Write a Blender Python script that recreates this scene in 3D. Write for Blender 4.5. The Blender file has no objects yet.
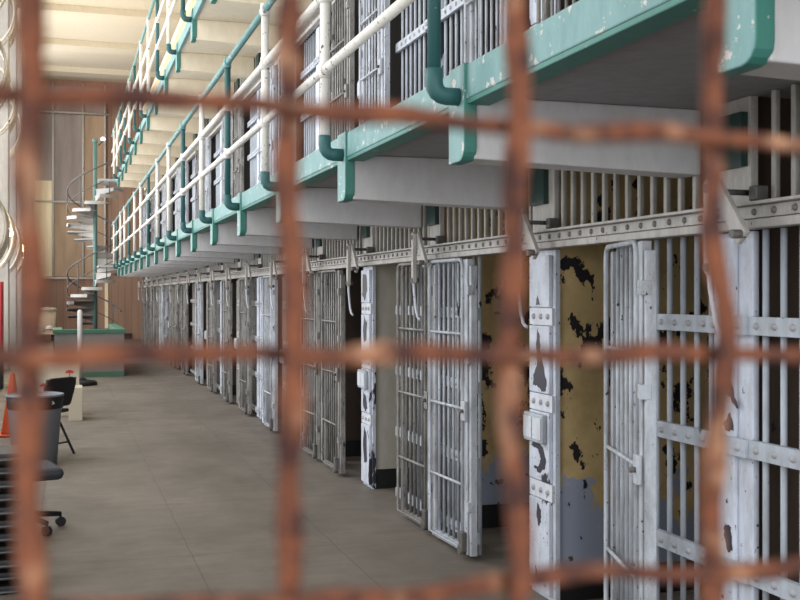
import bpy, math, random
from mathutils import Vector, Matrix
random.seed(7)
S = bpy.context.scene
COL = S.collection
PI = math.pi
def R(a): return math.radians(a)

# ------------------------------------------------------------------ mesh builder
class MB:
    def __init__(s): s.v = []; s.f = []; s.sm = []; s.mi = []; s.cur = 0
    def add(s, vs, fs, smooth=False):
        b = len(s.v); s.v += [tuple(p) for p in vs]
        for f in fs: s.f.append(tuple(b + i for i in f)); s.sm.append(smooth); s.mi.append(s.cur)
        return s
    def box(s, lo, hi):
        x0, y0, z0 = lo; x1, y1, z1 = hi
        return s.add([(x0,y0,z0),(x1,y0,z0),(x1,y1,z0),(x0,y1,z0),(x0,y0,z1),(x1,y0,z1),(x1,y1,z1),(x0,y1,z1)],
            [(0,3,2,1),(4,5,6,7),(0,1,5,4),(1,2,6,5),(2,3,7,6),(3,0,4,7)])
    def hexa(s, p):  # eight corners, bottom ring then top ring
        return s.add(p, [(0,3,2,1),(4,5,6,7),(0,1,5,4),(1,2,6,5),(2,3,7,6),(3,0,4,7)])
    def tube(s, pts, r, n=8, closed=False, cap=True):
        pts = [Vector(p) for p in pts]; m = len(pts)
        rs = r if isinstance(r, (list, tuple)) else [r]*m
        vs = []; up = None
        for i, p in enumerate(pts):
            a = pts[i-1] if (i > 0 or closed) else p
            b = pts[(i+1) % m] if (i < m-1 or closed) else p
            t = (b - a)
            t = t.normalized() if t.length > 1e-9 else Vector((0,0,1))
            if up is None:
                up = Vector((0,0,1)) if abs(t.z) < .9 else Vector((1,0,0))
            e1 = (up - t*up.dot(t))
            if e1.length < 1e-6: e1 = t.orthogonal()
            e1.normalize(); up = e1; e2 = t.cross(e1)
            for k in range(n):
                q = 2*PI*k/n
                vs.append(p + rs[i]*(math.cos(q)*e1 + math.sin(q)*e2))
        fs = []
        for i in range(m if closed else m-1):
            j = (i+1) % m
            for k in range(n):
                l = (k+1) % n
                fs.append((i*n+k, i*n+l, j*n+l, j*n+k))
        s.add(vs, fs, n > 5)
        if cap and not closed:
            b = len(s.v) - m*n
            s.f.append(tuple(b + k for k in range(n))[::-1]); s.sm.append(False); s.mi.append(s.cur)
            s.f.append(tuple(b + (m-1)*n + k for k in range(n))); s.sm.append(False); s.mi.append(s.cur)
        return s
    def cyl(s, a, b, r, n=10): return s.tube([a, b], r, n)
    def lathe(s, prof, c=(0,0,0), n=24):
        vs = []
        for (r, z) in prof:
            for k in range(n):
                q = 2*PI*k/n
                vs.append((c[0]+r*math.cos(q), c[1]+r*math.sin(q), c[2]+z))
        fs = []
        for i in range(len(prof)-1):
            for k in range(n):
                l = (k+1) % n
                fs.append((i*n+k, i*n+l, (i+1)*n+l, (i+1)*n+k))
        s.add(vs, fs, True)
        b = len(s.v) - len(prof)*n
        if prof[0][0] > 1e-5: s.f.append(tuple(b+k for k in range(n))[::-1]); s.sm.append(False); s.mi.append(s.cur)
        if prof[-1][0] > 1e-5: s.f.append(tuple(b+(len(prof)-1)*n+k for k in range(n))); s.sm.append(False); s.mi.append(s.cur)
        return s
    def prism(s, poly, axis, a, b):   # poly in the two other axes, extruded from a to b along axis
        def P(u, v, w): return {'x': (w,u,v), 'y': (u,w,v), 'z': (u,v,w)}[axis]
        n = len(poly)
        vs = [P(u, v, a) for u, v in poly] + [P(u, v, b) for u, v in poly]
        fs = [tuple(range(n))[::-1], tuple(range(n, 2*n))] + [(i, (i+1) % n, n+(i+1) % n, n+i) for i in range(n)]
        return s.add(vs, fs)
    def dome(s, c, d, r, h=None):     # rivet head at c, bulging along direction d
        d = Vector(d).normalized(); e1 = d.orthogonal().normalized(); e2 = d.cross(e1); c = Vector(c); h = h or r*.6
        vs = []
        for (rr, hh) in ((1, 0), (.75, .7)):
            for k in range(8):
                q = 2*PI*k/8; vs.append(c + r*rr*(math.cos(q)*e1+math.sin(q)*e2) + d*h*hh)
        vs.append(c + d*h)
        fs = [(k, (k+1) % 8, 8+(k+1) % 8, 8+k) for k in range(8)] + [(8+k, 8+(k+1) % 8, 16) for k in range(8)]
        return s.add(vs, fs, True)
    def xf(s, M):
        s.v = [tuple(M @ Vector(p)) for p in s.v]; return s
    def build(s, name, mat, parent=None, bevel=0, label=None, kind=None):
        me = bpy.data.meshes.new(name)
        me.from_pydata(s.v, [], s.f); me.update()
        me.polygons.foreach_set('use_smooth', s.sm)
        import bmesh
        bm = bmesh.new(); bm.from_mesh(me); bmesh.ops.recalc_face_normals(bm, faces=bm.faces); bm.to_mesh(me); bm.free()
        for q in (mat if isinstance(mat, list) else [mat]): me.materials.append(q)
        me.polygons.foreach_set('material_index', s.mi)
        o = bpy.data.objects.new(name, me); COL.objects.link(o)
        if parent: o.parent = parent
        if bevel:
            md = o.modifiers.new('soft', 'BEVEL'); md.width = bevel; md.segments = 2; md.limit_method = 'ANGLE'; md.angle_limit = R(40)
        if label: o['label'] = label
        if kind: o['kind'] = kind
        return o

def tag(o, label, cat, group=None, kind=None):
    o['label'] = label; o['category'] = cat
    if group: o['group'] = group
    if kind: o['kind'] = kind
    return o
def thing(name, loc, label, cat, group=None, rz=0):
    o = bpy.data.objects.new(name, None); COL.objects.link(o)
    o.empty_display_size = .05
    o.location = loc; o.rotation_euler = (0, 0, rz)
    return tag(o, label, cat, group)
def struct(name, mb, mat, **k):
    return mb.build(name, mat, kind='structure', **k)
KIDS = {}
def kids(o):
    return [c for c in bpy.data.objects if c.parent == o]
def freeze(root):                      # remember a finished prototype's children
    ch = kids(root); KIDS[root.name] = [(c, kids(c)) for c in ch]
def dup(root, loc, rz=0, label=None, skip=()):
    r = root.copy(); COL.objects.link(r); r.location = loc; r.rotation_euler = (0, 0, rz)
    if label: r['label'] = label
    for c, g in KIDS[root.name]:
        if c.name.split('.')[0] in skip: continue
        d = c.copy(); COL.objects.link(d); d.parent = r
        for q in g:
            e = q.copy(); COL.objects.link(e); e.parent = d
    return r
def use(root, first, loc, rz, label, skip=()):
    if first:
        root.location = loc; root.rotation_euler = (0, 0, rz); root['label'] = label
        return root
    return dup(root, loc, rz, label, skip)

# ------------------------------------------------------------------ materials
def srgb(r, g, b):
    f = lambda c: (c/255/12.92 if c/255 <= .04045 else ((c/255+.055)/1.055)**2.4)
    return (f(r), f(g), f(b), 1)
class NT:
    def __init__(s, name):
        s.m = bpy.data.materials.new(name); s.m.use_nodes = True
        s.t = s.m.node_tree; s.b = s.t.nodes['Principled BSDF']
        s.geo = s.t.nodes.new('ShaderNodeNewGeometry')
        s.pos = s.geo.outputs['Position']
    def n(s, typ, **kw):
        q = s.t.nodes.new(typ)
        for k, v in kw.items(): setattr(q, k, v)
        return q
    def link(s, a, b): s.t.links.new(a, b)
    def map(s, scale):
        m = s.n('ShaderNodeMapping'); m.inputs['Scale'].default_value = scale; s.link(s.pos, m.inputs['Vector']); return m.outputs['Vector']
    def noise(s, scale, detail=4, rough=.6, sc=(1,1,1), off=None):
        q = s.n('ShaderNodeTexNoise'); q.inputs['Scale'].default_value = scale; q.inputs['Detail'].default_value = detail
        q.inputs['Roughness'].default_value = rough
        v = s.map(sc)
        if off: v.node.inputs['Location'].default_value = off
        s.link(v, q.inputs['Vector']); return q.outputs['Fac']
    def ramp(s, x, a, b, interp='LINEAR'):
        q = s.n('ShaderNodeMapRange'); q.inputs['From Min'].default_value = a; q.inputs['From Max'].default_value = b
        s.link(x, q.inputs['Value']); return q.outputs['Result']
    def mix(s, fac, a, b):
        q = s.n('ShaderNodeMix', data_type='RGBA')
        for sock, v in ((q.inputs[0], fac), (q.inputs[6], a), (q.inputs[7], b)):
            if isinstance(v, (float, int)): sock.default_value = v
            elif isinstance(v, tuple): sock.default_value = v
            else: s.link(v, sock)
        return q.outputs[2]
    def math(s, op, a, b=None, c=None):
        q = s.n('ShaderNodeMath', operation=op)
        for i, v in enumerate((a, b, c)):
            if v is None: continue
            if isinstance(v, (float, int)): q.inputs[i].default_value = v
            else: s.link(v, q.inputs[i])
        return q.outputs[0]
    def xyz(s):
        q = s.n('ShaderNodeSeparateXYZ'); s.link(s.pos, q.inputs[0]); return q.outputs
    def done(s, col, rough=.6, metal=0, bump=None, bd=.01, bs=.4):
        if isinstance(col, tuple): s.b.inputs['Base Color'].default_value = col
        else: s.link(col, s.b.inputs['Base Color'])
        if isinstance(rough, (float, int)): s.b.inputs['Roughness'].default_value = rough
        else: s.link(rough, s.b.inputs['Roughness'])
        s.b.inputs['Metallic'].default_value = metal
        if bump is not None:
            q = s.n('ShaderNodeBump'); q.inputs['Distance'].default_value = bd; q.inputs['Strength'].default_value = bs
            s.link(bump, q.inputs['Height']); s.link(q.outputs[0], s.b.inputs['Normal'])
        return s.m
def plain(name, c, rough=.6, metal=0):
    return NT(name).done(srgb(*c), rough, metal)
def paint(name, base, grime, chip, chip_at=.68, grime_amt=.5, scale=9, sc=(1,1,.5), soft=.015, rough=.55, blotch=None):
    t = NT(name)
    g = t.ramp(t.noise(14, 6, .7, sc=(1,1,.35)), .38, .72)
    g = t.math('MULTIPLY', g, grime_amt)
    col = t.mix(g, srgb(*base), srgb(*grime))
    n1 = t.noise(scale, 5, .62, sc=sc, off=(3.1, 1.7, .4))
    f = t.ramp(n1, chip_at, chip_at + soft)
    col = t.mix(f, col, srgb(*chip))
    if blotch:
        n2 = t.noise(46, 3, .6, sc=(1,1,.7)); f2 = t.ramp(n2, blotch, blotch+.02)
        col = t.mix(f2, col, srgb(*chip))
    return t.done(col, rough, 0, f, .004, .35)

M = {}
def blind(name, c, e):                 # daylight comes through the blind
    t = NT(name)
    k = t.mix(t.ramp(t.noise(1.3, 4, .6, sc=(1.6,1,.25)), .35, .7), srgb(*c), srgb(*[q*.8 for q in c]))
    t.link(k, t.b.inputs['Emission Color']); t.b.inputs['Emission Strength'].default_value = e
    return t.done(k, .7)
M['white'] = paint('white_paint', (208,212,220), (140,138,134), (42,38,40), .70, .45, blotch=.70)
M['column'] = paint('column_paint', (202,208,220), (138,138,138), (38,38,48), .615, .6, scale=3.1, sc=(1,1,.45), soft=.012, blotch=.665)
M['fixed'] = paint('fixed_bar_paint', (176,183,192), (112,108,104), (50,44,42), .70, .5, blotch=.70)
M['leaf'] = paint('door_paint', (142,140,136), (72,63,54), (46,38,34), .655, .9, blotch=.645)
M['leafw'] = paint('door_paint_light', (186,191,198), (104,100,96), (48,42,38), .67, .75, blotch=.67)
M['beam'] = paint('beam_paint', (186,182,176), (116,108,98), (64,56,50), .69, .6, blotch=.70)
M['rivet'] = paint('rivet_paint', (166,166,170), (112,108,104), (60,50,46), .66, .6, blotch=.66)
M['rivetdark'] = plain('worn_rivet', (112,106,100), .5)
M['trans'] = paint('transom_paint', (176,172,164), (108,98,88), (60,52,46), .70, .6, blotch=.72)
M['teal'] = paint('teal_paint', (110,150,148), (70,112,110), (188,186,178), .615, .5, scale=15, sc=(1,1,1), blotch=.68)
M['tealdark'] = paint('dark_teal_paint', (42,90,90), (28,66,66), (150,150,145), .67, .4, scale=13, sc=(1,1,1))
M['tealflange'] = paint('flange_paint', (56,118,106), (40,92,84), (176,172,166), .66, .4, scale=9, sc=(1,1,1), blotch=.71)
M['stairpost'] = plain('grey_teal_paint', (84,118,114), .5)
M['green'] = plain('dark_green_paint', (26,54,48), .5)
M['pipe'] = paint('white_pipe_paint', (224,220,212), (176,168,156), (84,76,70), .655, .45, scale=18, sc=(1,1,1), blotch=.665)
M['conc'] = paint('gallery_concrete', (146,144,146), (118,116,118), (92,90,92), .72, .5, scale=4, sc=(1,1,1), rough=.85)
M['bracket'] = paint('bracket_concrete', (196,194,194), (160,156,152), (120,120,126), .72, .4, scale=5, sc=(1,1,1), rough=.8)
M['cream'] = paint('cream_paint', (226,214,190), (200,184,156), (170,158,140), .75, .4, scale=3, sc=(1,1,1), rough=.8)
M['cellwall'] = plain('cell_shade_wall', (66,62,58), .8)  # dark tone stands in for the dimness inside the cells
M['bareblue'] = plain('bare_dark_metal', (44,44,56), .5)
M['guard'] = paint('guard_paint', (186,176,160), (120,108,94), (84,66,54), .66, .6, scale=8)
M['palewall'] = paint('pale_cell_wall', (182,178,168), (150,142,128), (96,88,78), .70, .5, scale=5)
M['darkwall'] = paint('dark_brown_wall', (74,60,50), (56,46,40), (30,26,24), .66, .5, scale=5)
M['dark'] = plain('black_paint', (18,17,17), .6)
M['back'] = paint('back_wall_brown', (150,112,90), (118,86,68), (96,70,56), .74, .5, scale=3, sc=(1,1,.2), rough=.7)
M['black'] = plain('black_vinyl', (20,19,22), .6)
M['blackmetal'] = plain('black_enamel', (20,20,22), .6, .0)
M['steel'] = plain('dull_steel', (84,84,86), .45, .8)
M['iron'] = paint('dark_iron', (96,92,88), (52,46,42), (120,70,44), .68, .7, scale=20, sc=(1,1,1))
M['bin'] = plain('grey_plastic', (100,104,110), .5)
M['cardboard'] = plain('white_card', (186,176,156), .75)
M['red'] = plain('red_print', (176,36,30), .6)
M['redsign'] = plain('red_enamel', (150,22,26), .45)
M['orange'] = plain('orange_rubber', (176,66,24), .5)
M['deskgrey'] = paint('desk_grey', (128,128,126), (104,104,100), (90,92,88), .74, .4, scale=4)
M['deskgreen'] = plain('desk_green', (62,112,88), .5)
M['stair'] = plain('stair_white', (170,170,168), .5)
M['stairdark'] = plain('stair_iron', (84,82,80), .5)
M['panecream'] = blind('cream_blind', (222,204,168), .34)
M['panetan'] = blind('tan_blind', (178,150,122), .16)
M['panegrey'] = blind('grey_glass', (164,150,142), .16)
M['leftgrey'] = paint('left_wall_grey', (176,172,166), (140,136,130), (110,104,98), .74, .4, scale=4, rough=.8)
M['whiteplastic'] = plain('white_plastic', (206,204,200), .4)
M['fab'] = plain('grey_fabric', (44,44,50), .8)
M['canvas'] = plain('cream_canvas', (206,190,166), .8)

def ochre():
    t = NT('ochre_cell_wall')
    x, y, z = t.xyz()
    base = t.mix(t.ramp(t.noise(5, 5, .6), .35, .7), srgb(204,178,128), srgb(172,146,100))
    low = t.math('ADD', t.math('MULTIPLY', z, -1.0), t.math('MULTIPLY', t.noise(2.6, 5, .65), 1.6))
    f = t.ramp(low, .26, .29)
    base = t.mix(f, base, srgb(150,158,176))
    lay = t.noise(6.5, 6, .65, sc=(1,1,.7), off=(1.3,.6,2.2))
    zz = t.math('MULTIPLY', t.math('ABSOLUTE', t.math('SUBTRACT', z, 1.35)), -.07)
    f2 = t.ramp(t.math('ADD', lay, zz), .53, .54)
    base = t.mix(f2, base, srgb(28,22,24))
    return t.done(base, .75, 0, f2, .004, .4)
M['ochre'] = ochre()
def floor_mat():
    t = NT('worn_concrete_floor')
    x, y, z = t.xyz()
    c = t.mix(t.ramp(t.noise(1.1, 6, .65, sc=(1,.6,1)), .3, .72), srgb(94,86,76), srgb(124,115,105))
    c = t.mix(t.math('MULTIPLY', t.ramp(t.noise(7, 5, .7, sc=(.4,1.6,1)), .4, .75), .45), c, srgb(80,73,64))
    c = t.mix(t.ramp(t.noise(60, 2, .5), .74, .78), c, srgb(84,78,72))
    def joint(v, per, off, w):
        fr = t.math('FRACT', t.math('DIVIDE', t.math('SUBTRACT', v, off), per))
        d = t.math('ABSOLUTE', t.math('SUBTRACT', fr, .5))
        return t.math('GREATER_THAN', d, .5 - w/per/2)
    wob = t.math('MULTIPLY', t.noise(2.5, 3), .03)
    j = t.math('MAXIMUM', joint(t.math('ADD', x, wob), .914, .78, .009), joint(t.math('ADD', y, wob), 1.68, 8.38, .010))
    c = t.mix(t.math('MULTIPLY', j, .55), c, srgb(62,57,52))
    return t.done(c, t.ramp(t.noise(3, 4), -.6, 1.2), 0, t.noise(30, 4), .003, .25)
M['floor'] = floor_mat()
def rust():
    t = NT('rusted_wire')
    c = t.mix(t.ramp(t.noise(60, 4, .6), .36, .62), srgb(66,35,27), srgb(126,72,45))
    c = t.mix(t.ramp(t.noise(38, 3, .5, off=(2,5,1)), .56, .74), c, srgb(184,138,106))
    c = t.mix(t.ramp(t.noise(90, 3, .5, off=(7,5,1)), .56, .68), c, srgb(58,30,26))
    return t.done(c, .85, 0, t.noise(400, 4), .0006, .5)
M['rust'] = rust()
def woodwall():
    t = NT('brown_board_wall')
    x, y, z = t.xyz()
    fr = t.math('FRACT', t.math('MULTIPLY', x, 4.2))
    line = t.math('LESS_THAN', fr, .07)
    c = t.mix(t.ramp(t.noise(2, 5, .6, sc=(1,1,.15)), .3, .7), srgb(176,142,120), srgb(150,118,98))
    c = t.mix(t.math('MULTIPLY', line, .5), c, srgb(98,70,56))
    return t.done(c, .7)
M['board'] = woodwall()
def emit(name, c, s):
    t = NT(name); t.b.inputs['Emission Color'].default_value = srgb(*c); t.b.inputs['Emission Strength'].default_value = s
    return t.done(srgb(*c))
M['bulb'] = emit('warm_bulb_glow', (255,206,140), 40)
M['violet'] = emit('violet_bulb_glow', (226,206,250), 1.5)

# ------------------------------------------------------------------ layout numbers (metres; camera stands at x=0, y=0)
H = 1.62                # eye height
XW = 2.46               # front plane of the cells
XL = 2.37               # plane of the sliding doors
XG = 1.462              # outer edge of the gallery
P, PW = 1.75, 1.72      # pitch of the brackets and of the cell fronts
Y0 = 3.62               # far edge of the nearest column
CW, CP = .29, .24       # widths of lock columns and plain columns
def WK(k): return CW if k % 2 else CP
T2, T3 = 2.47, 4.93     # gallery floors
NK = 19
def YB(k): return Y0 + PW*k
ORD = ['first','second','third','fourth','fifth','sixth','seventh','eighth','ninth','tenth','eleventh','twelfth','thirteenth',
       'fourteenth','fifteenth','sixteenth','seventeenth','eighteenth','nineteenth','twentieth','twenty-first']

# ------------------------------------------------------------------ setting
struct('floor', MB().box((-1.75,-5.3,-.1),(5.4,40.2,0)), M['floor'])
cl = MB().box((-1.9,-5.3,9.35),(5.4,40.2,9.5)); struct('ceiling', cl, M['cream'])
for i, y in enumerate(range(2, 40, 4)):
    struct('trim_%d' % (i+1), MB().box((-1.59,y-.42,9.17),(5.19,y+.42,9.3495)), M['cream'])
struct('wall_back', MB().box((-1.75,39.9,0),(5.4,40.1,9.35)), M['board'])
struct('baseboard_back', MB().box((-.4,39.84,0),(2.4,39.9,.22)), M['dark'])
struct('wall_right', MB().box((5.2,-5.3,0),(5.35,40,9.35)), M['cellwall'])
# left wall with tall windows
wy = [1.5 + 4.2*i for i in range(9)]
struct('wall_left', MB().box((-1.75,-5.3,0),(-1.6,40,.95)), M['leftgrey'])
struct('wall_left_top', MB().box((-1.75,-5.3,8.9),(-1.6,40,9.35)), M['leftgrey'])
edges = [-5.3] + [e for w in wy for e in (w-1.3, w+1.3)] + [40]
for i in range(0, len(edges), 2):
    a, b = edges[i], edges[i+1]
    struct('wall_left_pier_%d' % (i//2+1), MB().box((-1.75,a,.95),(-1.6,b,8.9)), M['leftgrey'])
    m = (a+b)/2
    if m > 16: struct('wall_left_pilaster_%d' % (i//2+1), MB().box((-1.6,m-.3,0),(-1.12,m+.3,9.35)), M['leftgrey'], bevel=.02)
for i, w in enumerate(wy):
    fm = MB()
    for y in (w-1.27, w-.42, w+.42, w+1.27): fm.box((-1.72,y-.03,.95),(-1.66,y+.03,8.9))
    for z in (.98,2.0,3.1,4.6,6.05,7.5,8.87): fm.box((-1.72,w-1.3,z-.03),(-1.66,w+1.3,z+.03))
    struct('window_%d' % (i+1), fm, M['leftgrey'])
# unseen end wall behind the viewer; its window is added for the fill lamp
struct('wall_front', MB().box((-1.6,-5.3,0),(-1.3,-5.15,9.35)).box((3.3,-5.3,0),(5.2,-5.15,9.35)).box((-1.3,-5.3,0),(3.3,-5.15,.35)).box((-1.3,-5.3,5.6),(3.3,-5.15,9.35)), M['leftgrey'])
fm = MB()
for x in (-1.27,-.13,1.0,2.13,3.27): fm.box((x-.03,-5.25,.35),(x+.03,-5.2,5.6))
for z in (.38,1.7,3.0,4.3,5.57): fm.box((-1.3,-5.25,z-.03),(3.3,-5.2,z+.03))
struct('window_10', fm, M['leftgrey'])
# gallery slabs
struct('floor_gallery', MB().box((XG+.012,.4,T2-.10),(5.2,31.3,T2)), M['conc'])
struct('floor_upper_gallery', MB().box((XG+.012,.4,T3-.10),(5.2,31.3,T3)), M['cream'])
struct('trim_gallery_edge', MB().box((XG-.022,.4,T2-.115),(XG+.012,31.3,T2+.015)), M['teal'], bevel=.006)
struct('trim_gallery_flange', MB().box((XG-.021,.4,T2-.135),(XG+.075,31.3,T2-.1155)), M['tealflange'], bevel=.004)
struct('trim_upper_gallery_edge', MB().box((XG-.022,.4,T3-.115),(XG+.012,31.3,T3+.015)), M['teal'])
struct('wall_upper_tier', MB().box((XW,.4,T3),(XW+.15,34.6,7.3)), M['cream'])
struct('roof_cell_block', MB().box((XW-.1,.4,7.3),(5.2,34.6,7.45)), M['cream'])
struct('wall_block_end', MB().box((XW+.02,34.6,0),(5.2,34.75,7.3)), M['board'])
# walls between the cells
for k in range(-1, NK):
    y = YB(k)
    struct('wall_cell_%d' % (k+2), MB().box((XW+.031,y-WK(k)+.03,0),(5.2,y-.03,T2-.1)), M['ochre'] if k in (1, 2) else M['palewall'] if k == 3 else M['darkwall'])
    struct('baseboard_cell_%d' % (k+2), MB().box((XW+.033,y-WK(k)+.018,.0),(5.2,y-WK(k)+.0295,.16)), M['dark'])
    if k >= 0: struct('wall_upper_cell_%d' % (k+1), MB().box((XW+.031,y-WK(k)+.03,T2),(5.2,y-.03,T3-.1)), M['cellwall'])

# ------------------------------------------------------------------ cell front prototypes (local: x=0 at XW plane, y along the block)
def lock_column(mc='column', mw='white'):
    r = thing('lock_column', (0,0,0), '', 'lock column', 'steel lock columns between the cells')
    MB().box((0,-CW,.0),(.03,0,1.86)).build('column_body', M[mc], r, .004)
    for z0, z1 in ((.03,.525),(.625,.995),(1.095,1.455),(1.555,1.83)):
        MB().box((-.022,-CW+.03,z0),(-.0005,-.012,z1)).build('cover_panel', M[mc], r, .004)
    for z in (.575,1.045,1.505):
        m = MB().box((-.016,-CW+.005,z-.045),(-.0005,-.005,z+.045))
        m.cur = 1
        for y in (-.06,-.15,-.235): m.dome((-.016,y,z),(-1,0,0),.017,.013)
        m.build('strap', [M[mw], M['rivet']], r)
    o = MB().box((-.052,-.235,.83),(-.0225,.0,.985)).build('lock_box', M['fixed'], r, .008)
    MB().box((-.058,-.225,.85),(-.0525,-.125,.965)).build('lock_cover', M[mw], o, .002)
    MB().box((-.057,-.11,.85),(-.0525,-.01,.965)).build('lock_cover', M[mw], o, .002)
    MB().box((0,-CW+.01,1.965),(.03,-.01,T2-.102)).build('upper_plate', M['beam'], r)
    MB().box((-.03,-.21,2.105),(-.0005,-.03,2.31)).build('painted_plate', M['green'], r, label='dark green plate')
    freeze(r); return r
def plain_column(mc='column', mf='fixed'):
    r = thing('plain_column', (0,0,0), '', 'column', 'plain steel columns between barred panels')
    MB().box((0,-CP,.0),(.03,0,1.86)).build('column_body', M[mc], r, .004)
    MB().box((-.02,-CP+.09,.02),(-.0005,-.02,1.84)).build('cover_panel', M[mc], r, .003)
    for z in (.11,.575,1.045,1.505):
        m = MB().box((-.036,-CP-.0,z-.034),(-.0205,0,z+.034))
        m.cur = 1
        for y in (-.045,-.10,-.195): m.dome((-.036,y,z),(-1,0,0),.016,.012)
        m.build('strap', [M[mf], M['rivet']], r)
    MB().box((0,-CP+.01,1.965),(.03,-.01,T2-.102)).build('upper_plate', M['beam'], r)
    MB().box((-.03,-.21,2.105),(-.0005,-.03,2.31)).build('painted_plate', M['green'], r, label='dark green plate')
    freeze(r); return r
def barred_panel(w=.72, mf='fixed'):
    r = thing('barred_panel', (0,0,0), '', 'cell bars', 'fixed barred panels of the cell fronts')
    n = 7
    for i in range(n):
        y = (i+.5)*w/n
        MB().cyl((.02,y,.0),(.02,y,1.862),.0125,10).build('bar', M[mf], r)
    for z in (.11,.575,1.045,1.505):
        m = MB().box((-.022,0,z-.034),(.001,w,z+.034))
        m.cur = 1
        for i in range(n): m.dome((-.022,(i+.5)*w/n,z),(-1,0,0),.015,.012)
        m.build('strap', [M[mf], M['rivet']], r)
    freeze(r); return r
def transom():
    r = thing('transom_grille', (0,0,0), '', 'transom bars', 'barred transoms above the door track')
    w = PW - CW
    n = 13
    for i in range(n):
        y = (i+.5)*w/n
        MB().box((.01,y-.013,1.962),(.034,y+.013,T2-.101)).build('bar', M['trans'], r, .005)
    freeze(r); return r
def cell_door(mat, name_):
    r = thing('cell_door', (0,0,0), '', 'cell door', 'sliding barred cell doors')
    w = .66; a, b = -w/2, w/2
    yb0 = a + .115                     # bars start after the wide near stile
    MB().box((-.022,a,.03),(.022,a+.03,1.80)).build('stile', mat, r, .004)
    MB().box((-.028,a+.045,.03),(.014,a+.115,1.84)).build('stile', mat, r, .004)
    MB().box((-.016,b-.045,.04),(.016,b,1.82)).build('stile', mat, r, .004)
    pts = [(-.034,yb0-.01,.06)]
    for (cy, cz, q0, q1) in ((yb0+.04,1.79,180,90),(b-.05,1.79,90,0)):
        for k in range(5):
            q = R(q0 + (q1-q0)*k/4); pts.append((-.034, cy+.05*math.cos(q), cz+.05*math.sin(q)))
    pts.append((-.034,b,.06))
    MB().tube(pts, .012, 8, closed=True).build('rod_frame', mat, r)
    n = 6
    for i in range(n):
        y = yb0 + .012 + (i+.5)*(b-.05-yb0-.012)/n
        MB().cyl((0,y,.055),(0,y,1.835),.0095,8).build('bar', mat, r)
    for z in (.45,.92,1.38):
        MB().cyl((-.03,yb0-.02,z),(-.03,b,z),.0095,8).build('cross_rod', mat, r)
    MB().box((-.018,a+.045,.03),(.018,b,.07)).build('bottom_rail', mat, r)
    o = MB().box((-.05,a+.035,.85),(-.0285,a+.10,.97)).build('latch', mat, r, .004)
    MB().cyl((-.075,a+.06,.91),(-.05,a+.06,.91),.012).build('latch_pin', M['iron'], o)
    o = MB().box((-.06,a+.05,.05),(-.0285,a+.11,.17)).build('roller_housing', M['iron'], r, .006)
    MB().cyl((-.068,a+.08,.06),(-.03,a+.08,.06),.03,12).build('roller', M['iron'], o)
    for z in (.3,1.2,1.62):
        MB().box((-.045,a-.004,z),(.0,a+.05,z+.06)).build('hinge_clip', mat, r, .003)
    freeze(r); return r
def linkage():
    r = thing('door_linkage', (0,0,0), '', 'door linkage', 'lever linkages of the door track')
    MB().prism([(-.028,1.71),(-.012,1.695),(.002,1.695),(.016,1.71),(.016,2.03),(.002,2.045),(-.012,2.045),(-.028,2.03)], 'x', -.212, -.184).build('hanger_bar', M['beam'], r, .004)
    m = MB().prism([(-.20,1.84),(-.15,1.80),(.012,2.00),(-.03,2.045)], 'x', -.183, -.161); m.build('link_arm', M['beam'], r, .003)
    for (y, z) in ((-.01,2.01),(-.01,1.72),(-.17,1.835)): MB().cyl((-.220,y,z),(-.165,y,z),.016,10).build('pivot_bolt', M['iron'], r)
    MB().cyl((-.183,-.005,2.0),(-.03,-.005,2.0),.011,10).build('pivot_shaft', M['iron'], r)
    MB().box((-.06,-.09,1.965),(-.004,-.045,2.02)).build('bearing', M['iron'], r, .006)
    MB().tube([(-.198,.0,1.70),(-.198,-.01,1.64),(-.195,-.04,1.52),(-.19,-.06,1.47),(-.185,-.09,1.455)], .009, 8).build('pull_rod', M['white'], r)
    freeze(r); return r

lockc, plainc, panel, trans = lock_column(), plain_column(), barred_panel(), transom()
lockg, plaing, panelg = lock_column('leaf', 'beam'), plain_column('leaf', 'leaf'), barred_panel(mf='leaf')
doorG, doorW, link = cell_door(M['leaf'], 'g'), cell_door(M['leafw'], 'w'), linkage()
used = {}
def first(p):
    f = p.name not in used; used[p.name] = 1; return f

def put_fronts(zf, tier, kmin, trans_min):
    for k in range(kmin, NK):
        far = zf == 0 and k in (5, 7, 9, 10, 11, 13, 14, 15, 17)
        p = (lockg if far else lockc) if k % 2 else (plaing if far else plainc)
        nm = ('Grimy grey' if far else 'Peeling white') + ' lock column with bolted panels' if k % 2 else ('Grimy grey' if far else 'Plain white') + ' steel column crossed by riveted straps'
        cnt = (k//2)
        lab = '%s, %s of its kind from the wire mesh, %s' % (nm.lower(), ORD[cnt], tier)
        o = use(p, first(p), (XW, YB(k), zf), 0, lab)
        if zf == 0:
            lab = 'lever linkage on the door track, %s from the wire mesh' % ORD[k]
            use(link, first(link), (XW, YB(k)-.25, 0), 0, lab)
    for c in range(kmin-1, NK-1):
        y = YB(c)
        cnt = c - kmin + 1
        even = (c % 2 == 0)
        yb = y if even else YB(c+1) - CP - .72
        far = zf == 0 and c in (6, 7, 8, 10, 11, 12, 14, 15, 16)
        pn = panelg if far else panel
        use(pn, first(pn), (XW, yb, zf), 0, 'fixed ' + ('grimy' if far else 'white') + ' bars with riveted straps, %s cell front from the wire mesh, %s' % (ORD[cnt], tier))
        if c >= trans_min:
            use(trans, first(trans), (XW, y, zf), 0, 'short bars above the door track, %s from the wire mesh, %s' % (ORD[c-trans_min], tier))
put_fronts(0, 'ground tier', 0, -1)
put_fronts(T2, 'upper tier', 0, 4)
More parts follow.
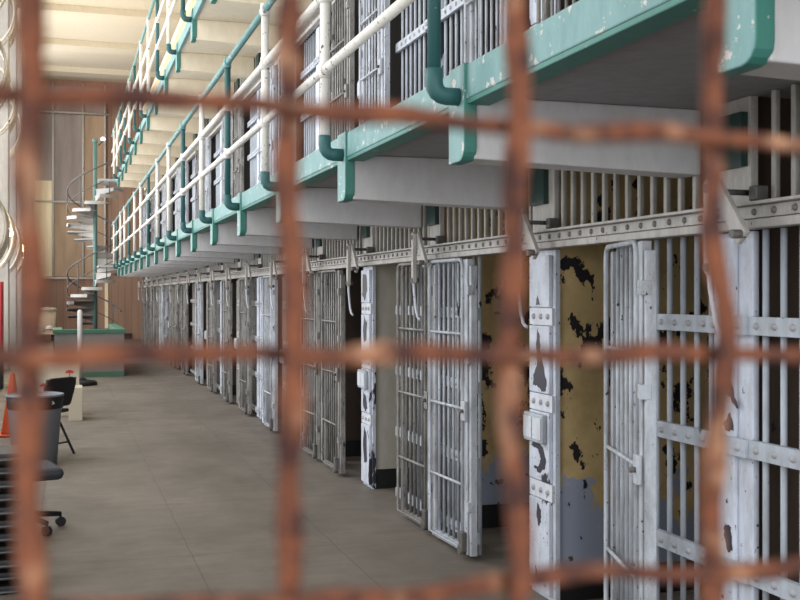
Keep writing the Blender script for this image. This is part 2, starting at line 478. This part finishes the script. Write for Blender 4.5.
# sliding doors: centre y, turn, colour, state
doors = {0: (4.06, -16, 1, 'pushed open'), 1: (6.33, 2, 1, 'slid open'), 2: (7.03, 2, 0, 'slid open'), 3: (9.45, 0, 0, 'half open'), 4: (10.33, 2, 0, 'slid open'),
         5: (12.55, 0, 1, 'closed'), 6: (14.36, 0, 0, 'slid open'), 7: (16.04, 0, 0, 'closed')}
for c in range(8, NK-1):
    y = YB(c); even = c % 2 == 0
    op = random.random() < .5
    yo = (y + 1.04 if even else y + .36)
    doors[c] = ((y + .36 if even else y + 1.09) if op else yo, 0, int(random.random() < .12), 'slid open' if op else 'closed')
for c, (y, a, w, st) in sorted(doors.items()):
    p = doorW if w else doorG
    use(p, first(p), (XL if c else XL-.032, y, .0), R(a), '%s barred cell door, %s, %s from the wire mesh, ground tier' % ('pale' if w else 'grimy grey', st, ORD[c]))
for c in range(0, NK-1):
    y = YB(c); even = c % 2 == 0
    dup(doorW if c % 3 else doorG, (XL, y + 1.04 if even else y + .36, T2), 0, ('white' if c % 3 else 'grimy grey') + ' barred cell door, closed, %s from the wire mesh, upper tier' % ORD[c])

# bare metal showing where paint has peeled off three of the columns
def bare(root, x, shapes, mat):
    for pts in shapes:
        m = MB(); q = []; cy = sum(t[0] for t in pts)/len(pts)
        pts = [(cy + 1.4*(t[0]-cy), t[1]) for t in pts]
        for a in range(len(pts)):                      # ragged outline
            y0, z0 = pts[a]; y1, z1 = pts[(a+1) % len(pts)]
            for t in range(4):
                f = t/4; j = 0 if t == 0 else .006
                q.append((y0+(y1-y0)*f + random.uniform(-j, j), z0+(z1-z0)*f + random.uniform(-j, j)))
        m.prism(q, 'x', x-.0012, x).build('bare_patch', mat, root, label='dark bare patch where the paint has peeled')
cols = {o.location.y: o for o in bpy.data.objects if o.name.split('.')[0] in ('lock_column','plain_column') and o.location.z == 0}
def col(k): return min(cols.items(), key=lambda t: abs(t[0]-YB(k)))[1]
bare(col(1), -.0222, [
    [(-.125,1.44),(-.145,1.40),(-.15,1.33),(-.175,1.25),(-.205,1.17),(-.20,1.11),(-.165,1.10),(-.12,1.135),(-.085,1.13),(-.09,1.19),(-.12,1.24),(-.115,1.33)],
    [(-.135,.83),(-.175,.80),(-.20,.74),(-.185,.69),(-.135,.665),(-.09,.69),(-.135,.70),(-.155,.74),(-.13,.79),(-.06,.80),(-.09,.83)],
    [(-.12,.50),(-.155,.47),(-.155,.40),(-.13,.38),(-.115,.44)],
    [(-.115,1.62),(-.14,1.57),(-.105,1.565)], [(-.10,.16),(-.125,.11),(-.10,.09)]], M['bareblue'])
bare(col(0), -.0202, [
    [(-.10,1.36),(-.125,1.32),(-.145,1.24),(-.165,1.19),(-.135,1.21),(-.10,1.25),(-.085,1.31)],
    [(-.125,1.17),(-.14,1.10),(-.10,1.10),(-.095,1.13)], [(-.10,.74),(-.125,.73),(-.135,.65),(-.115,.63),(-.095,.69)]], M['bareblue'])
bare(col(3), -.0222, [
    [(-.08,1.80),(-.16,1.79),(-.18,1.66),(-.13,1.57),(-.07,1.62)], [(-.12,1.44),(-.17,1.38),(-.165,1.24),(-.11,1.22),(-.09,1.32)],
    [(-.10,.80),(-.16,.76),(-.19,.67),(-.14,.635),(-.09,.69)], [(-.12,.50),(-.17,.44),(-.18,.22),(-.12,.20),(-.09,.34)], [(-.10,.98),(-.15,.97),(-.12,.99)]], M['bareblue'])

# door track beams
def track(zf, y0, y1, label):
    r = thing('door_track_beam', (XW, y0, zf), label, 'door track')
    L = y1 - y0
    MB().box((-.066,0,1.863),(-.002,L,1.897)).build('lower_bar', M['beam'], r, .004)
    q = MB().box((-.03,0,1.904),(-.003,L,1.948)); y = .05; q.cur = 1
    while y < L:
        q.dome((-.03,y,1.926),(-1,0,0),.0145,.011); y += .115
    q.build('riveted_bar', [M['beam'], M['rivetdark']], r)
    MB().box((-.075,0,1.950),(-.002,L,1.961)).build('top_flange', M['beam'], r)
track(0, 1.9, YB(NK-1), 'long riveted door track beam above the ground tier cell doors')
track(T2, 3.2, YB(NK-1), 'long riveted door track beam above the upper tier cell doors')

# ------------------------------------------------------------------ gallery brackets
def bracket(mat):
    r = thing('gallery_bracket', (0,0,0), '', 'bracket')
    w = .165
    MB().hexa([(XG+.013,-w+.01,-.338),(XW-.002,-w+.01,-.365),(XW-.002,-.01,-.365),(XG+.012,-.01,-.338),
               (XG+.012,-w+.01,-.101),(XW-.002,-w+.01,-.101),(XW-.002,-.01,-.101),(XG+.012,-.01,-.101)]).build('beam_arm', mat, r, .006)
    c = .05
    poly = [(-w,.02)] 
    for k in range(5):
        q = R(180+90*k/4); poly.append((-w+c+c*math.cos(q), -.345+c+c*math.sin(q)))
    poly += [(0,-.345),(0,.02)]
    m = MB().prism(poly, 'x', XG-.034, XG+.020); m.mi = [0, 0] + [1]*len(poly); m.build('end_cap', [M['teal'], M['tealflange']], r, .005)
    freeze(r); return r
bk = bracket(M['bracket']); bk['group'] = 'brackets under the lower gallery'
for j in range(0, 17):
    y = 2.12 + P*j
    use(bk, j == 0, (0, y, T2), 0, 'pale concrete bracket with teal end cap, %s from the wire mesh, lower gallery' % ORD[j])
bc = bracket(M['cream']); bc['group'] = 'brackets under the upper gallery'
for j in range(5, 17):
    y = 2.12 + P*j
    use(bc, j == 5, (0, y, T3), 0, 'cream bracket with teal end cap, %s in view from the wire mesh, upper gallery' % ORD[j-5])

# ------------------------------------------------------------------ railings
XR = 1.33
def railing(zf, jmin, label, tealset, rails, y0):
    r = thing('gallery_railing', (0, 0, zf), label, 'railing')
    for (z, m, nm) in rails:
        MB().cyl((XR,y0,z),(XR,31.2,z),.025,12).build('rail', m, r, label=nm)
    for j in range(jmin, 17):
        y = 2.12 + P*j - .11
        tl = j in tealset
        m = M['tealdark'] if tl else M['pipe']
        o = MB().cyl((XR,y,-.02),(XR,y,rails[-1][0]),.026,12).build('post', m, r, label='dark teal post' if tl else 'white post')
        pts = [(XR,y,.0),(XR,y,-.05)] + [(XR+.045-.045*math.cos(R(q)), y, -.055-.045*math.sin(R(q))) for q in (20,45,70,90)] + [(XG-.0355,y,-.10)]
        MB().tube(pts, .034, 12).build('elbow', M['tealdark'], o)
        for (z, mm, nm) in rails:
            MB().tube([(XR,y,z-.045),(XR,y,z+.04)], .032, 12).tube([(XR,y-.05,z),(XR,y+.05,z)], .032, 12).build('tee_fitting', M['pipe'] if not tl else mm, o)
    return r
R3 = [(.35, M['pipe'], 'white lower rail'), (.75, M['pipe'], 'white middle rail'), (1.12, M['teal'], 'teal top rail')]
railing(T2, 0, 'pipe railing with white and teal posts along the lower gallery', {1, 4, 6, 9, 12, 15}, R3, .5)
railing(T3, 5, 'pipe railing with three pale rails along the upper gallery', {6, 8, 11, 13, 14}, [(.35, M['pipe'], 'white lower rail'), (.75, M['pipe'], 'white middle rail'), (1.2, M['teal'], 'teal top rail')], 9)

# ------------------------------------------------------------------ wire mesh in front of the camera
def mesh_screen():
    Y = .319; SP = .235*Y
    r = thing('wire_mesh_screen', (0, Y, 0), 'rusty woven wire mesh screen standing across the corridor in front of the cells', 'wire mesh')
    x0 = -.026*Y; z0 = H - .0600*Y
    rd = .0040
    ni, nj = range(-5, 9), range(-5, 6)
    xs = {i: x0 + i*SP + {0: -.0008, 1: -.0005, 2: -.0012, 3: .0007}.get(i, 0) for i in ni}; zs = {j: z0 + j*SP for j in nj}
    lat = {0: .0007, 1: .0005, 2: .0006, 3: .0015}
    for i in ni:
        pts = []; a = lat.get(i, .001); ph = random.uniform(0, 6)
        st = 40
        for t in range(len(nj)*st - st + 1):
            u = t/st; j = nj[0] + u
            dep = math.cos(PI*(j + i))*rd*1.0
            w = a*(math.cos(2*PI*j*.97+ph) + .5*math.sin(2*PI*j*1.63+2*ph))
            if i == 3: w = a*(.9*math.cos(PI*2*(j-.02)) + .35*math.sin(2*PI*j*1.55))
            pts.append((xs[i] + w, dep, z0 + j*SP))
        rr = [rd*(1 + .12*math.sin(t*.31+ph) + .08*random.uniform(-1, 1)) for t in range(len(pts))]
        MB().tube(pts[::2], rr[::2], 10).build('wire', M['rust'], r)
    for j in nj:
        pts = []; ph = random.uniform(0, 6)
        for t in range((len(ni)-1)*20 + 1):
            u = t/20; i = ni[0] + u
            dep = -math.cos(PI*(i + j))*rd*1.0
            w = .0006*math.sin(2*PI*i*.9 + ph) + .0004*math.sin(2*PI*i*1.7 + ph)
            if j == -1: w += .0012*math.cos(2*PI*(i-.5)*.5)
            w += .0022 - .00125*i - (.0006 if j == -2 else 0)
            pts.append((x0 + i*SP, dep, zs[j] + w))
        rr = [rd*(.78 + .1*math.sin(t*.27+ph) + .07*random.uniform(-1, 1)) for t in range(len(pts))]
        MB().tube(pts, rr, 10).build('wire', M['rust'], r)
mesh_screen()

# ------------------------------------------------------------------ left side props
# folded chairs in a stack
def folded_chair():
    r = thing('folded_chair', (0,0,0), '', 'folded chair', 'folded metal chairs lying in a stack')
    fr = MB().tube([(-.42,.19,.012),(.36,.19,.012),(.41,.17,.012),(.43,.12,.012),(.43,-.12,.012),(.41,-.17,.012),(.36,-.19,.012),(-.42,-.19,.012)], .011, 8)
    fr.build('tube_frame', M['steel'], r)
    MB().tube([(-.40,.165,.036),(.15,.165,.036)], .010, 8).tube([(-.40,-.165,.036),(.15,-.165,.036)], .010, 8).tube([(-.36,-.165,.036),(-.36,.165,.036)], .008, 8).build('rear_legs', M['steel'], r)
    MB().box((-.25,-.155,.022),(.13,.155,.066)).build('seat', M['blackmetal'], r, .012)
    MB().box((.22,-.185,.004),(.42,.185,.044)).build('backrest', M['blackmetal'], r, .012)
    freeze(r); return r
fc = folded_chair()
for i in range(11):
    lab = 'black folded metal chair lying flat, %s from the bottom of the stack' % ORD[i] if i < 10 else 'black folded metal chair lying flat on top of the stack'
    use(fc, i == 0, (-.62 + random.uniform(-.012, .012), 6.28 + random.uniform(-.015, .015), .0715*i), R(2 + random.uniform(-2, 2)), lab)
# swivel chair
def swivel():
    r = thing('office_chair', (-.27, 7.72, 0), 'black office swivel chair on casters behind the stack of folded chairs', 'office chair', rz=R(12))
    for k in range(5):
        q = R(72*k + 8); cx, cy = .27*math.cos(q), .27*math.sin(q)
        o = MB().tube([(.03*math.cos(q),.03*math.sin(q),.115),(cx,cy,.085)], [.024,.017], 8).build('leg', M['blackmetal'], r)
        c = MB().cyl((cx-.02*math.sin(q),cy+.02*math.cos(q),.033),(cx+.02*math.sin(q),cy-.02*math.cos(q),.033),.033,14).cyl((cx,cy,.05),(cx,cy,.09),.008,8)
        c.build('caster', M['black'], o)
    MB().cyl((0,0,.09),(0,0,.37),.026,12).build('gas_column', M['blackmetal'], r)
    MB().box((-.22,-.23,.365),(.24,.23,.445)).build('seat', M['fab'], r, .035)
    MB().box((-.30,-.03,.38),(-.2,.03,.405)).tube([(-.28,0,.39),(-.31,0,.6)], .018, 8).build('back_support', M['blackmetal'], r)
    MB().box((-.33,-.21,.55),(-.27,.21,.9)).build('backrest', M['fab'], r, .028)
swivel()
# bin
def bin_():
    r = thing('trash_can', (-.255, 10.72, 0), 'round grey plastic trash can with a black rim band beside the black chair', 'trash can')
    MB().lathe([(.19,0),(.20,.01),(.245,.56),(.245,.565),(.23,.565),(.187,.02),(0,.02)], n=36).build('can_body', M['bin'], r)
    MB().lathe([(.248,.54),(.252,.545),(.262,.65),(.256,.655),(.252,.65)], n=36).build('rim_band', M['black'], r)
    MB().lathe([(.255,.651),(.268,.655),(.268,.672),(.255,.675),(.246,.66)], n=36).build('rim', M['bin'], r)
    q = MB()
    for k in range(3):
        a = R(90+120*k); b = R(90+120*(k+1))
        p = (.163+.018*math.cos(a), -.20, .60+.018*math.sin(a)); p2 = (.163+.018*math.cos(b), -.20, .60+.018*math.sin(b))
        q.cyl(p, (p[0]*.3+p2[0]*.7, -.20, p[2]*.3+p2[2]*.7), .004, 6)
    q.build('emblem', M['whiteplastic'], r, label='small white triangular mark')
bin_()
# folding chair
def chair():
    r = thing('folding_chair', (-.19, 11.35, 0), 'open black folding chair with rounded backrest standing beside the trash can', 'folding chair', rz=R(138))
    # local +x = the way it faces
    for s in (-.2, .2):
        MB().tube([(-.24,s,.78),(-.20,s,.66),(-.02,s,.42),(.22,s,0)], .0125, 8).build('front_leg', M['blackmetal'], r)
        MB().tube([(.10,s*.9,.43),(-.06,s*.9,.30),(-.24,s*.9,0)], .0125, 8).build('rear_leg', M['blackmetal'], r)
    MB().cyl((-.17,-.18,.12),(-.17,.18,.12),.009,8).build('stretcher', M['blackmetal'], r)
    MB().cyl((.15,-.2,.14),(.15,.2,.14),.009,8).build('stretcher', M['blackmetal'], r)
    MB().box((-.17,-.19,.425),(.22,.19,.462)).build('seat', M['black'], r, .014)
    poly = []
    for (cy, cz, q0) in ((.14,.74,0),(-.14,.74,90),(-.16,.55,180),(.16,.55,270)):
        rr = .075 if cz > .6 else .04
        for k in range(6):
            q = R(q0 + 90*k/5); poly.append((cy+rr*math.cos(q), cz-.02+rr*math.sin(q)))
    b = MB().prism(poly, 'x', -.012, .012); b.xf(Matrix.Translation((-.20,0,0)) @ Matrix.Translation((0,0,.62)) @ Matrix.Rotation(R(-14),4,'Y') @ Matrix.Translation((0,0,-.62)))
    b.build('backrest', M['black'], r, .006)
chair()
# traffic cone
def cone():
    r = thing('traffic_cone', (-.555, 13.0, 0), 'orange traffic cone standing behind the grey trash can', 'traffic cone')
    MB().box((-.17,-.17,0),(.17,.17,.03)).build('base', M['orange'], r, .01)
    MB().lathe([(.125,.03),(.12,.05),(.03,.70),(.024,.72),(.015,.72),(.0,.70)], n=28).build('cone_body', M['orange'], r)
cone()
# cartons
def umbrella_mark(parent, x, y, z, s):
    poly = [(x+s*math.cos(R(q)), z+s*.8*math.sin(R(q))) for q in range(0, 181, 20)]
    m = MB().prism(poly, 'y', y-.0025, y).box((x-.006,y-.0025,z-s*.9),(x+.006,y,z)).box((x-.006,y-.0025,z-s*1.0),(x+.03,y,z-s*.85))
    m.build('umbrella_mark', M['red'], parent, label='red umbrella mark')
def carton():
    r = thing('carton', (-.09, 15.1, 0), 'large off-white carton printed with red umbrella marks', 'box')
    MB().box((-.30,-.22,0),(.30,.22,.80)).build('carton_body', M['cardboard'], r, .006)
    MB().box((-.302,-.03,.8005),(.302,.03,.803)).build('tape', M['canvas'], r)
    umbrella_mark(r, .175, -.2205, .575, .055); umbrella_mark(r, -.155, -.2205, .40, .055)
    r = thing('small_carton', (.155, 14.45, 0), 'low off-white carton standing in front of the marked carton', 'box')
    MB().box((-.085,-.2,0),(.085,.2,.43)).build('carton_body', M['cardboard'], r, .006)
    MB().box((-.086,-.03,.4305),(.086,.03,.433)).build('tape', M['canvas'], r)
    MB().box((-.06,-.2025,.36),(-.02,-.2005,.40)).build('sticker', M['bin'], r)
carton()
# post on a rubber base
r = thing('barrier_post', (.29, 19.9, 0), 'white round-topped barrier post on a black rubber base', 'post')
MB().lathe([(.30,0),(.30,.05),(.26,.08),(.12,.10),(.1,.13),(0,.13)], n=32).build('base', M['black'], r)
MB().lathe([(.045,.12),(.045,1.30),(.038,1.335),(.02,1.352),(0,1.356)], n=16).build('pole', M['whiteplastic'], r)
# reception enclosure
r = thing('guard_desk', (.5, 21.85, 0), 'grey waist-high enclosure with a green top ledge at the corridor end', 'counter')
MB().box((-.66,0,0),(.665,.12,.86)).build('front_panel', M['deskgrey'], r, .004)
MB().box((.545,.121,0),(.665,4.2,.86)).build('side_panel', M['deskgrey'], r, .004)
MB().box((-.66,.121,0),(-.55,1.6,.86)).build('side_panel', M['deskgrey'], r, .004)
MB().prism([(-.69,-.03),(.695,-.03),(.695,4.23),(.515,4.23),(.515,.15),(-.52,.15),(-.52,1.6),(-.69,1.6)], 'z', .861, .94).build('top_ledge', M['deskgreen'], r, .004)
MB().box((-.66,-.012,0),(.665,-.0005,.1)).build('kick_board', M['deskgreen'], r)
# table behind with things on it
r = thing('work_table', (-.45, 26.0, 0), 'narrow dark-legged table beside the grey enclosure', 'table')
MB().box((-.35,-.5,.72),(.30,.5,.76)).build('tabletop', M['canvas'], r, .004)
for sx in (-.31,.26):
    for sy in (-.46,.46): MB().box((sx-.02,sy-.02,0),(sx+.02,sy+.02,.72)).build('leg', M['blackmetal'], r)
r = thing('storage_tub', (-.36, 26.1, .761), 'cream lidded storage tub standing on the narrow table', 'tub')
MB().lathe([(.17,0),(.19,.02),(.21,.48),(0,.48)], n=28).build('tub_body', M['canvas'], r)
MB().lathe([(.222,.481),(.222,.53),(.19,.56),(0,.57)], n=28).build('lid', M['cardboard'], r)
for i, (x, y, n) in enumerate(((-.5,25.62,'white paper bag lying at the outer end of the narrow table'),(-.30,25.60,'white paper bag with red print on the narrow table'))):
    o = MB().lathe([(.07,0),(.1,.03),(.09,.11),(.05,.15),(0,.16)], n=16).build('paper_bag', M['whiteplastic']); o.location = (x, y, .761)
    tag(o, n, 'bag')
    if i: MB().lathe([(.0975,.05),(.096,.08)], n=16).build('red_print', M['red'], o)
# red cabinet on the left wall
r = thing('fire_cabinet', (-1.05, 19.6, .72), 'red enamelled cabinet at the left wall', 'cabinet')
MB().box((-.35,-.2,0),(.06,.2,1.13)).build('cabinet_body', M['redsign'], r, .01)
MB().box((-.33,-.215,.03),(.04,-.2005,1.10)).build('door', M['redsign'], r, .004)
MB().box((-.36,-.19,-.72),(-.3,.19,-.0005)).build('leg', M['blackmetal'], r)
MB().box((0,-.19,-.72),(.06,.19,-.0005)).build('leg', M['blackmetal'], r)

# ------------------------------------------------------------------ spiral stair
def spiral():
    cx, cy = .90, 32.35
    r = thing('spiral_staircase', (cx, cy, 0), 'spiral staircase with pale treads winding round a post at the gallery end', 'staircase')
    MB().cyl((0,0,0),(0,0,6.1),.06,16).lathe([(.075,6.1),(.09,6.14),(.075,6.2),(0,6.22)], n=16).build('centre_post', M['stairpost'], r)
    n = 24; rise = T3/n; ro = .80
    ph = lambda z: 2*PI*(z - T3)/2.42
    for i in range(1, n):
        z = rise*i; a = ph(z); da = R(21)
        poly = []
        for k in range(5):
            q = a - da + 2*da*k/4; poly.append((ro*math.cos(q), ro*math.sin(q)))
        poly += [(.058*math.cos(a+.9), .058*math.sin(a+.9)), (.058*math.cos(a-.9), .058*math.sin(a-.9))]
        m = M['stair'] if z > 1.5 else M['stairdark']
        t = MB().prism(poly, 'z', z-.03, z)
        t.build('tread', m, r)
        q0 = a - da
        c_, s_ = math.cos(q0), math.sin(q0); e = .012
        t = MB().hexa([(.06*c_+e*s_,.06*s_-e*c_,z-.20),(ro*c_+e*s_,ro*s_-e*c_,z-.09),(ro*c_-e*s_,ro*s_+e*c_,z-.09),(.06*c_-e*s_,.06*s_+e*c_,z-.20),
                       (.06*c_+e*s_,.06*s_-e*c_,z-.031),(ro*c_+e*s_,ro*s_-e*c_,z-.031),(ro*c_-e*s_,ro*s_+e*c_,z-.031),(.06*c_-e*s_,.06*s_+e*c_,z-.031)])
        t.build('riser', m, r)
        pl = []
        for k in range(6):
            q = a - da + 2*da*k/5; pl.append((q, ))
        vs = [(ro*math.cos(q[0]), ro*math.sin(q[0]), z-.09) for q in pl] + [((ro-.02)*math.cos(q[0]), (ro-.02)*math.sin(q[0]), z-.09) for q in pl] \
           + [(ro*math.cos(q[0]), ro*math.sin(q[0]), z-.031) for q in pl] + [((ro-.02)*math.cos(q[0]), (ro-.02)*math.sin(q[0]), z-.031) for q in pl]
        fs = []
        for k in range(5): fs += [(k,k+1,13+k,12+k),(7+k,6+k,18+k,19+k),(k+1,k,6+k,7+k)]
        MB().add(vs, fs).build('tread_edge', m, r)
        if i % 2 == 0:
            MB().cyl((ro*.98*math.cos(a),ro*.98*math.sin(a),z-.02),(ro*.98*math.cos(a),ro*.98*math.sin(a),z+.95),.014,8).build('baluster', M['stairdark'], r)
    pts = []; pts2 = []
    for k in range(0, 121):
        z = .2 + (T3-.2)*k/120; a = ph(z)
        pts.append((ro*.98*math.cos(a), ro*.98*math.sin(a), z+.93)); pts2.append((ro*.98*math.cos(a), ro*.98*math.sin(a), z+.45))
    MB().tube(pts, .022, 8).build('handrail', M['stairdark'], r)
    MB().tube(pts2, .013, 8).build('middle_rail', M['stairdark'], r)
    for z in (T2, T3):
        MB().box((.065,-1.04,z-.05),(1.2,.40,z)).build('landing', M['stair'], r)
spiral()
r = thing('post_lamp', (.90, 32.35, 6.0), 'small violet-white lamp on an arm at the top of the stair post', 'lamp')
MB().tube([(.085,-.02,.0),(.2,-.04,.12),(.22,-.04,.16)], .018, 8).build('lamp_arm', M['blackmetal'], r)
MB().lathe([(.0,.14),(.06,.16),(.08,.20),(.065,.23),(.03,.26),(0,.26)], (.22,-.04,0), 16).build('lamp_globe', M['violet'], r)

# ------------------------------------------------------------------ back wall frames and blinds
def backwin():
    Y = 39.88
    cols = [(-.98,-.37),(-.31,.66),(.72,1.42)]
    rows = [(2.28,4.93,0),(4.98,8.1,1),(8.2,9.1,2)]
    mats = [['panecream','panetan','panetan'],['panegrey','panegrey','panetan'],['panegrey','panegrey','panegrey']]
    n = 20
    for ri, (z0, z1, _) in enumerate(rows):
        for ci, (x0, x1) in enumerate(cols):
            n += 1
            m = MB().box((x0,Y-.03,z0),(x1,Y,z1))
            o = struct('window_%d' % n, m, M[mats[ri][ci]])
    m = MB().box((-.98,Y-.032,4.96),(-.37,Y-.0302,5.7)); struct('trim_21', m, M['panecream'])
    m = MB()
    for x in (-1.0,-.34,.69,1.45): m.cyl((x,Y-.07,2.2),(x,Y-.07,9.4),.045,8)
    o = m.v and MB()
    t = 30
    for x in (-1.0,-.34,.69,1.45):
        struct('trim_%d' % t, MB().cyl((x,Y-.08,2.2),(x,Y-.08,9.2),.04,8), M['pipe']); t += 1
    for z in (2.22,4.95,8.15):
        struct('trim_%d' % t, MB().cyl((-1.1,Y-.14,z),(1.6,Y-.14,z),.035,8), M['pipe']); t += 1
    struct('trim_%d' % t, MB().box((1.44,Y-.04,0),(1.56,Y,2.2)), M['panecream'])
backwin()

# ------------------------------------------------------------------ left wall guards and lamps
def guard():
    r = thing('window_guard', (0,0,0), '', 'window guard', 'bulging bar guards on the left wall')
    for k in range(4):
        y = -.6 + .4*k
        pts = []
        for t in range(13):
            q = t/12; z = .0 + 1.5*q
            bul = (.42*math.sin(PI*min(1, q*1.0))**.6) if 0 < q < 1 else 0
            pts.append((-.5 + bul, y, z))
        MB().tube(pts, .026, 8).build('bar', M['guard'], r)
    for z, x in ((.25,-.5+.42*math.sin(PI/6)**.6),(.75,-.08),(1.25,-.5+.42*math.sin(PI/6)**.6)):
        MB().cyl((x,-.65,z),(x,.65,z),.016,8).build('strap', M['guard'], r)
    freeze(r); return r
g = guard()
for i, (y, z) in enumerate(((20.9,2.1),(23.8,2.1),(27.4,2.1),(30.8,2.1),(21.0,5.0),(24.5,5.0),(28.2,5.0),(21.0,6.9),(24.5,6.9))):
    h = 'low' if z < 3 else ('middle' if z < 6 else 'high')
    use(g, i == 0, (-.90, y, z), 0, 'pale bulging bar guard on the left wall, %s row, %s from the red cabinet' % (h, ORD[[0,1,2,3,0,1,2,0,1][i]]))
for i, (y, nm) in enumerate(((22.35,'glowing warm bulb in a metal holder on the left wall, larger of two'),(29.9,'glowing warm bulb in a metal holder on the left wall, farther of two'))):
    r = thing('wall_lamp', (-1.0, y, 2.86), nm, 'lamp', 'warm bulbs on the left wall')
    MB().tube([(-.12,.0,.25),(-.05,0,.26),(0,0,.2),(0,0,.1)], .014, 8).build('lamp_arm', M['iron'], r)
    MB().lathe([(.0,-.08),(.045,-.065),(.06,-.02),(.045,.03),(.025,.07),(.025,.1),(0,.1)], n=16).build('bulb', M['bulb'], r)
    l = bpy.data.lights.new('bulb_light', 'POINT'); l.energy = 60; l.color = (1,.72,.42); l.shadow_soft_size = .08
    o = bpy.data.objects.new('bulb_light', l); COL.objects.link(o); o.location = (-.93, y-.12, 2.84)

# ------------------------------------------------------------------ light
w = bpy.data.worlds.new('World'); S.world = w; w.use_nodes = True
bg = w.node_tree.nodes['Background']; bg.inputs['Color'].default_value = (.86,.92,1,1); bg.inputs['Strength'].default_value = .45
for i, y in enumerate(wy):
    l = bpy.data.lights.new('window_daylight', 'AREA'); l.shape = 'RECTANGLE'; l.size = 7.6; l.size_y = 2.5
    l.energy = 290 if i > 1 else (150, 200)[i]; l.color = (.95,.97,1)
    o = bpy.data.objects.new('window_daylight', l); COL.objects.link(o)
    o.location = (-1.64, y, 4.95)
    o.rotation_euler = Matrix(((0,0,-1),(0,1,0),(1,0,0))).transposed().to_euler() if False else (0, R(-90), 0)

l = bpy.data.lights.new('end_fill_light', 'AREA'); l.shape = 'RECTANGLE'; l.size = 4.2; l.size_y = 5.0; l.energy = 480; l.color = (.93,.96,1)  # added fill lamp behind the viewer, brightens the faces turned toward it
o = bpy.data.objects.new('end_fill_light', l); COL.objects.link(o); o.location = (1.0, -5.0, 2.9); o.rotation_euler = (R(90), 0, 0)

# ------------------------------------------------------------------ camera
cam = bpy.data.cameras.new('Camera'); co = bpy.data.objects.new('Camera', cam); COL.objects.link(co)
co.location = (0, 0, H); co.rotation_euler = (R(90), 0, -math.atan(337/1060))
cam.lens = 1060/800*36; cam.sensor_width = 36; cam.shift_y = -5/800
cam.clip_start = .05; cam.clip_end = 200
cam.dof.use_dof = True; cam.dof.focus_distance = 8.0; cam.dof.aperture_fstop = 8.5
S.camera = co
S.view_settings.view_transform = 'Standard'; S.view_settings.look = 'None'; S.view_settings.gamma = 1
S.view_settings.exposure = 0.1
